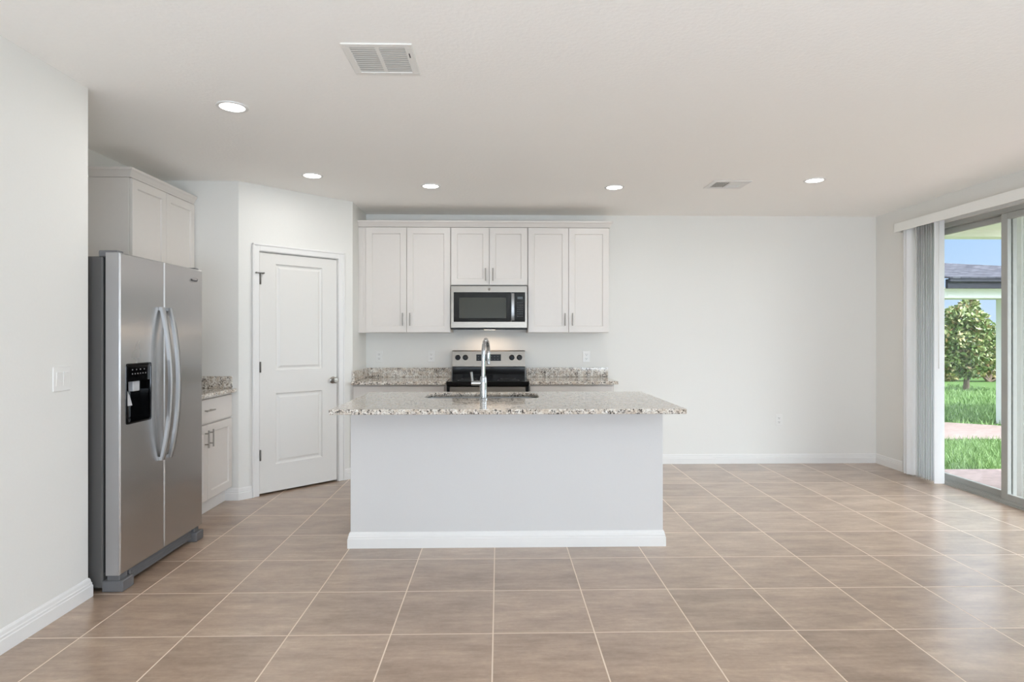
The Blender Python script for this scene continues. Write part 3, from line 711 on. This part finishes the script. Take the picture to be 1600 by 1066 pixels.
# ------------------------------------------------------------------ outlets and switch
def outlet(x, z, label):
    r = thing('wall_outlet', label, 'outlet', (x, YB, z), 'outlets on the back wall')
    MB(FM(x, YB)).box(-0.036, 0.036, -0.006, 0, z - 0.058, z + 0.058, 0.003, 2).make('cover_plate', m_plate, r)
    for s_ in (-1, 1):
        q = MB(FM(x, YB)); q.box(-0.017, 0.017, -0.008, -0.004, z + s_ * 0.021 - 0.015, z + s_ * 0.021 + 0.015, 0.002)
        qo = q.make('receptacle', m_plate, r)
        q = MB(FM(x, YB)); c = z + s_ * 0.021
        q.box(-0.008, -0.0055, -0.0086, -0.007, c - 0.003, c + 0.007); q.box(0.0055, 0.008, -0.0086, -0.007, c - 0.003, c + 0.006); q.box(-0.0025, 0.0025, -0.0086, -0.007, c - 0.011, c - 0.006)
        q.make('slots', m_slot, qo)
outlet(-1.245, 1.13, 'white outlet above the counter, nearest the pantry side wall')
outlet(-0.704, 1.13, 'white outlet just left of the range')
outlet(0.913, 1.125, 'white outlet above the counter right of the range')
outlet(2.949, 0.457, 'white outlet low on the bare wall right of the island')
sw = thing('light_switch', 'white two gang rocker light switch on the left wall', 'switch', (XL, 2.94, 1.13))
MS = frame(None, (0, 1), (XL, 2.94, 0))
MB(MS).box(-0.058, 0.058, -0.006, 0, 1.072, 1.190, 0.003, 2).make('cover_plate', m_plate, sw)
for xx in (-0.023, 0.023):
    q = MB(MS); q.rings([[(xx - 0.0165, -0.004, z), (xx + 0.0165, -0.004, z), (xx + 0.0165, d, z), (xx - 0.0165, d, z)] for z, d in ((1.098, -0.0068), (1.131, -0.009), (1.164, -0.0115))], True, True, True, smooth=False); q.make('rocker', m_plate, sw)

# ------------------------------------------------------------------ ceiling lamps and vents
def lamp():
    r = thing('recessed_light', '', 'ceiling light', (0, 0, CEIL), 'recessed ceiling lights')
    C = (0, 0, CEIL)
    q = MB(); q.lathe([(0.084, 0.0), (0.083, -0.005), (0.074, -0.008), (0.066, -0.006), (0.064, -0.001)], C, 'z', 40); q.make('trim_ring', m_trim, r, True)
    q = MB(); q.lathe([(0.0005, -0.0035), (0.04, -0.0035), (0.0655, -0.003), (0.0655, -0.0005)], C, 'z', 40); q.make('lens', m_lens, r, True)
    d = bpy.data.lights.new('lamp_glow', 'AREA'); d.shape = 'DISK'; d.size = 0.12; d.energy = 3.7; d.color = (1, 0.99, 0.97)
    a = bpy.data.objects.new('lamp_glow', d); COL.objects.link(a); a.parent = r; a.location = (0, 0, -0.012)
    return r
lamp0 = lamp()
spots = [((-1.472, 3.364), 'round recessed light nearest the left wall, in front of the refrigerator'),
         ((-1.470, 4.785), 'round recessed light in front of the pantry door'),
         ((-0.575, 5.094), 'round recessed light above the left wall cabinets, left of the microwave'),
         ((0.979, 5.103), 'round recessed light in front of the right wall cabinet'),
         ((2.560, 4.842), 'round recessed light right of the small ceiling vent')]
for i, ((x, y), lb_) in enumerate(spots):
    if i == 0: lamp0.location = (x, y, CEIL); lamp0['label'] = lb_
    else: dup(lamp0, (x, y, CEIL), lb_)

def grille():
    x0, x1, y0, y1 = -0.690, -0.378, 2.622, 2.935
    r = thing('ceiling_vent', 'large square white return vent on the near ceiling', 'vent', ((x0 + x1) / 2, (y0 + y1) / 2, CEIL))
    q = MB(); f_ = 0.034; z0, z1 = CEIL - 0.006, CEIL
    q.box(x0, x1, y0, y0 + f_, z0, z1, 0.003); q.box(x0, x1, y1 - f_, y1, z0, z1, 0.003); q.box(x0, x0 + f_, y0 + f_ - 0.004, y1 - f_ + 0.004, z0, z1, 0.003); q.box(x1 - f_ - 0.004, x1, y0 + f_ - 0.004, y1 - f_ + 0.004, z0, z1, 0.003)
    xm = (x0 + x1) / 2 - 0.004; q.box(xm - 0.009, xm + 0.009, y0 + f_ - 0.004, y1 - f_ + 0.004, z0 + 0.002, z1, 0.001)
    q.make('frame', m_vent, r)
    q = MB(); n = 12
    for a, b in ((x0 + f_ - 0.002, xm - 0.008), (xm + 0.008, x1 - f_ - 0.002)):
        for k in range(n):
            yy = y0 + f_ + 0.004 + k * (y1 - y0 - 2 * f_ - 0.008) / n; dy = (y1 - y0 - 2 * f_) / n
            q.rings([[(x, yy, CEIL - 0.0045), (x, yy + dy * 0.74, CEIL - 0.0025), (x, yy + dy * 0.74, CEIL - 0.0035), (x, yy, CEIL - 0.0055)] for x in (a, b)], True, True, True, smooth=False)
    q.make('louvres', m_vent, r)
    q = MB(); q.box(x0 + f_ - 0.003, x1 - f_ - 0.003, y0 + f_ - 0.003, y1 - f_ + 0.003, CEIL - 0.0012, CEIL - 0.0002); q.make('duct_shade', m_duct_shade, r)  # grey plate stands in for the shade behind the louvres
    q = MB(); q.box(x1 - 0.026, x1 - 0.021, 2.705, 2.745, CEIL - 0.0072, CEIL - 0.0055); q.make('lever_slot', m_slot, r)['label'] = 'dark damper slot'
    for yy in (y0 + 0.017, y1 - 0.017):
        for xx in (x0 + 0.09, x1 - 0.09):
            q = MB(); q.lathe([(0.0004, -0.0072), (0.004, -0.007), (0.004, -0.0058)], (xx, yy, CEIL), 'z', 10); q.make('screw', m_trim, r)
grille()
def register():
    x0, x1, y0, y1 = 1.742, 2.062, 4.868, 5.118
    r = thing('ceiling_vent', 'small white air register with dark slots near the far ceiling light', 'vent', ((x0 + x1) / 2, (y0 + y1) / 2, CEIL))
    q = MB(); f_ = 0.042; z0, z1 = CEIL - 0.006, CEIL
    q.box(x0, x1, y0, y0 + f_, z0, z1, 0.003); q.box(x0, x1, y1 - f_, y1, z0, z1, 0.003); q.box(x0, x0 + f_, y0 + f_ - 0.004, y1 - f_ + 0.004, z0, z1, 0.003); q.box(x1 - f_, x1, y0 + f_ - 0.004, y1 - f_ + 0.004, z0, z1, 0.003)
    xm = (x0 + x1) / 2; q.box(xm - 0.008, xm + 0.008, y0 + f_ - 0.004, y1 - f_ + 0.004, z0, z1, 0.001); q.make('frame', m_trim, r)
    q = MB(); q.box(x0 + f_ - 0.004, x1 - f_ + 0.004, y0 + f_ - 0.004, y1 - f_ + 0.004, CEIL - 0.0012, CEIL - 0.0002); q.make('duct_shade', m_slot, r)  # dark plate stands in for the shade between the slats
    q = MB(); yi0, yi1 = y0 + f_, y1 - f_
    for k in range(7):
        xx = x0 + f_ + 0.006 + k * 0.0145; q.box(xx, xx + 0.0035, yi0, yi1, CEIL - 0.0055, CEIL - 0.0012)
    for k in range(10):
        yy = yi0 + 0.004 + k * (yi1 - yi0 - 0.006) / 10; q.box(xm + 0.008, x1 - f_, yy, yy + (0.0045 if k > 4 else 0.0125), CEIL - 0.0055, CEIL - 0.0012)
    q.make('louvres', m_vent, r)
register()

# ------------------------------------------------------------------ outdoors
random.seed(5); rng = np.random.default_rng(5)
GZ = -0.28
def gz(y): return -0.07 - 0.21 * min(1, max(0, (y - 6.2) / 2.8))
struct(MB().box(4.14, 9.0, YR, 6.16, -0.16, -0.04).make('patio', m_pav), 'pinkish paver patio outside the sliding door', 'patio')
lw_ = MB(); ys = [6.16, 6.8, 7.6, 8.4, 9.0, 14, 30, 120]
lw_.rings([[(-60, y, gz(y)), (140, y, gz(y)), (140, y, gz(y) - 0.3), (-60, y, gz(y) - 0.3)] for y in ys], True, True, True, smooth=False)
lw_.box(9.0, 140, -40, 6.16, -0.37, -0.07)
struct(lw_.make('lawn', m_lawn), 'green lawn beyond the patio', 'lawn')
pp = MB(); z = GZ + 0.02
pp.rings([[(6.5, 9.25, zz), (9.6, 9.25, zz), (9.7, 9.9, zz), (8.9, 10.7, zz), (6.5, 12.2, zz)] for zz in (z - 0.06, z)], True, True, True, smooth=False)
struct(pp.make('garden_path', m_path), 'pink paver pad beyond the grass strip', 'path')
def blades(n, x0, x1, y0, y1, h0, h1, wd, skip=None):
    vs = []; fs = []
    while len(fs) < n:
        x = rng.uniform(x0, x1); y = rng.uniform(y0, y1)
        if skip and skip(x, y): continue
        a = rng.uniform(0, PI); hh_ = rng.uniform(h0, h1); dx, dy = math.cos(a) * wd / 2, math.sin(a) * wd / 2
        lx, ly = rng.normal(0, 0.35, 2) * hh_; zz = gz(y) - 0.005; i = len(vs)
        vs += [(x - dx, y - dy, zz), (x + dx, y + dy, zz), (x + lx + dx * .2, y + ly + dy * .2, zz + hh_), (x + lx - dx * .2, y + ly - dy * .2, zz + hh_)]
        fs.append((i, i + 1, i + 2, i + 3))
    return vs, fs
def raw(name, vs, fs, mat, parent=None):
    me = bpy.data.meshes.new(name); me.from_pydata(vs, [], fs); me.materials.append(mat); return link(name, me, parent)
va, fa_ = blades(14000, 4.3, 8.2, 6.20, 9.2, 0.05, 0.11, 0.009)
vb2, fb2 = blades(9000, 7.6, 15.0, 10.2, 20.0, 0.06, 0.12, 0.02, lambda x, y: y < 12.3 - (x - 6.5) * 0.66)
fa_ += [tuple(i + len(va) for i in f) for f in fb2]
tag(raw('grass', va + vb2, fa_, m_grass), 'bright green grass blades outside the sliding door', 'grass', kind='stuff')

# porch roof over the patio
struct(MB().box(4.14, 5.45, YR, 6.40, 2.45, 2.62).make('porch_ceiling', m_soff), 'pale porch ceiling over the patio', 'porch ceiling')
struct(MB().box(4.14, 5.45, 6.22, 6.40, 2.385, 2.452).make('porch_beam', m_soff), 'pale beam at the end of the porch', 'beam')
pl = thing('porch_pillar', 'white panelled post just outside the sliding door glass', 'post', (4.6, 5.05, -0.04))
q = MB(); q.box(4.42, 4.75, 4.90, 5.20, -0.04, 2.45, 0.004); q.make('shaft', m_stucco, pl)
q = MB(); q.box(4.41, 4.422, 5.00, 5.08, -0.04, 2.45, 0.003); q.make('batten', m_stucco, pl)

# neighbour's porch: post, beam, fascia, shingled roof
nb = thing('neighbour_porch', 'neighbouring porch with grey shingle roof, dark fascia and white post', 'porch', (9.3, 11.0, GZ))
MB().box(9.25, 9.75, 10.75, 11.05, GZ - 0.01, 2.05, 0.01).make('post', m_stucco, nb)
MB().box(7.4, 13.0, 10.72, 11.15, 2.03, 2.20, 0.01).make('beam', m_stucco, nb)
MB().box(7.93, 13.2, 10.50, 10.56, 2.19, 2.355, 0.005).make('fascia', m_fascia, nb)
MB().box(7.93, 13.2, 10.45, 10.50, 2.30, 2.365, 0.01).make('gutter', m_fascia, nb)
MB().box(7.6, 13.0, 10.55, 13.4, 2.195, 2.215).make('soffit', m_stucco, nb)
q = MB(); q.rings([[(7.92, 10.44, 2.36 + d), (13.2, 10.44, 2.36 + d), (13.2, 11.8, 2.42 + d), (10.7, 12.2, 2.61 + d), (7.9, 12.8, 3.03 + d), (5.8, 12.8, 3.06 + d), (6.8, 11.2, 2.50 + d)] for d in (0, 0.03)], True, True, True, smooth=False)
q.make('roof', m_shin, nb)

def foliage(cl, n, size, seed, spread=1.0):
    r = np.random.default_rng(seed); vs = []; fs = []
    tot = sum(c[3] ** 2 for c in cl)
    for cx, cy, cz, rad in cl:
        for _ in range(int(n * rad ** 2 / tot)):
            d = r.normal(0, 1, 3); d /= np.linalg.norm(d); rr = rad * (0.55 + 0.45 * r.random() ** 0.5)
            p = np.array([cx, cy, cz]) + d * rr
            ax = d * 0.5 + r.normal(0, 0.6, 3); ax /= np.linalg.norm(ax); s_ = np.cross(ax, r.normal(0, 1, 3)); s_ /= np.linalg.norm(s_); up = np.cross(s_, ax)
            L = size * r.uniform(0.7, 1.3); Wd = L * 0.24; i = len(vs)
            vs += [tuple(p - ax * L / 2), tuple(p + s_ * Wd + up * L * .06), tuple(p + ax * L / 2), tuple(p - s_ * Wd + up * L * .06)]
            fs += [(i, i + 1, i + 2), (i, i + 2, i + 3)]
    return vs, fs
tx, ty = 14.16, 18.0
tr_ = thing('magnolia_tree', 'leafy green tree with slim trunk on the lawn beyond the patio', 'tree', (tx, ty, GZ))
q = MB(); q.tube([(tx, ty, GZ - 0.02), (tx + 0.02, ty, GZ + 0.4), (tx - 0.01, ty, GZ + 1.0), (tx, ty, GZ + 2.2)], [0.09, 0.07, 0.06, 0.03], 10)
for dx, dz, zz in ((0.5, 0.5, 0.7), (-0.45, 0.5, 0.8), (0.3, 0.5, 1.2), (-0.3, 0.5, 1.4)): q.tube([(tx, ty, GZ + zz), (tx + dx, ty + dx * 0.4, GZ + zz + dz)], [0.03, 0.012], 6)
q.make('trunk', m_bark, tr_, True)
cl = [(tx + 0.05, ty, GZ + 0.75, 0.42), (tx - 0.55, ty + .1, GZ + 0.95, 0.45), (tx + 0.55, ty, GZ + 1.0, 0.45), (tx, ty, GZ + 1.3, 0.6), (tx - 0.5, ty, GZ + 1.5, 0.5), (tx + 0.5, ty, GZ + 1.6, 0.5), (tx + 0.1, ty, GZ + 2.0, 0.5), (tx - 0.2, ty, GZ + 2.2, 0.4), (tx + 0.08, ty, GZ + 2.5, 0.28)]
vs, fs = foliage(cl, 5200, 0.17, 3); raw('foliage', vs, fs, m_leaf, tr_)
def shrub(x, y, w_, h_, label, seed, mat, n=2600, sz=0.22):
    r = thing('shrub', label, 'shrub', (x, y, GZ), 'brush at the end of the lawn')
    rr = np.random.default_rng(seed); cl = []
    for _ in range(9):
        rad = h_ * rr.uniform(0.22, 0.34); cl.append((x + rr.uniform(-1, 1) * w_ / 2, y + rr.uniform(-.5, .5), GZ + rad * .8 + rr.uniform(0, 1) * (h_ - 1.8 * rad), rad))
    q = MB()
    for c in cl[:4]: q.tube([(x, y, GZ - 0.02), (c[0], c[1], c[2])], [0.05, 0.02], 6)
    q.make('stem', m_bark, r, True)
    vs, fs = foliage(cl, n, sz, seed + 1); raw('foliage', vs, fs, mat, r)
shrub(16.6, 23.6, 2.2, 2.3, 'green bush at the back of the lawn, left of the tree', 11, m_brush)
shrub(19.4, 27.0, 2.6, 2.9, 'tall green bush at the back of the lawn, directly behind the tree', 21, m_brush)
shrub(21.4, 23.8, 2.2, 2.4, 'green bush at the back of the lawn, right of the tree', 31, m_brush)
shrub(17.6, 21.3, 3.0, 0.8, 'low dry brush under the bushes at the back of the lawn', 41, m_dry, 2200, 0.2)

for r in ROOTS:
    if 'base' in r.keys(): del r['base']
for o in list(bpy.data.objects):
    if o.get('base') is not None: del o['base']
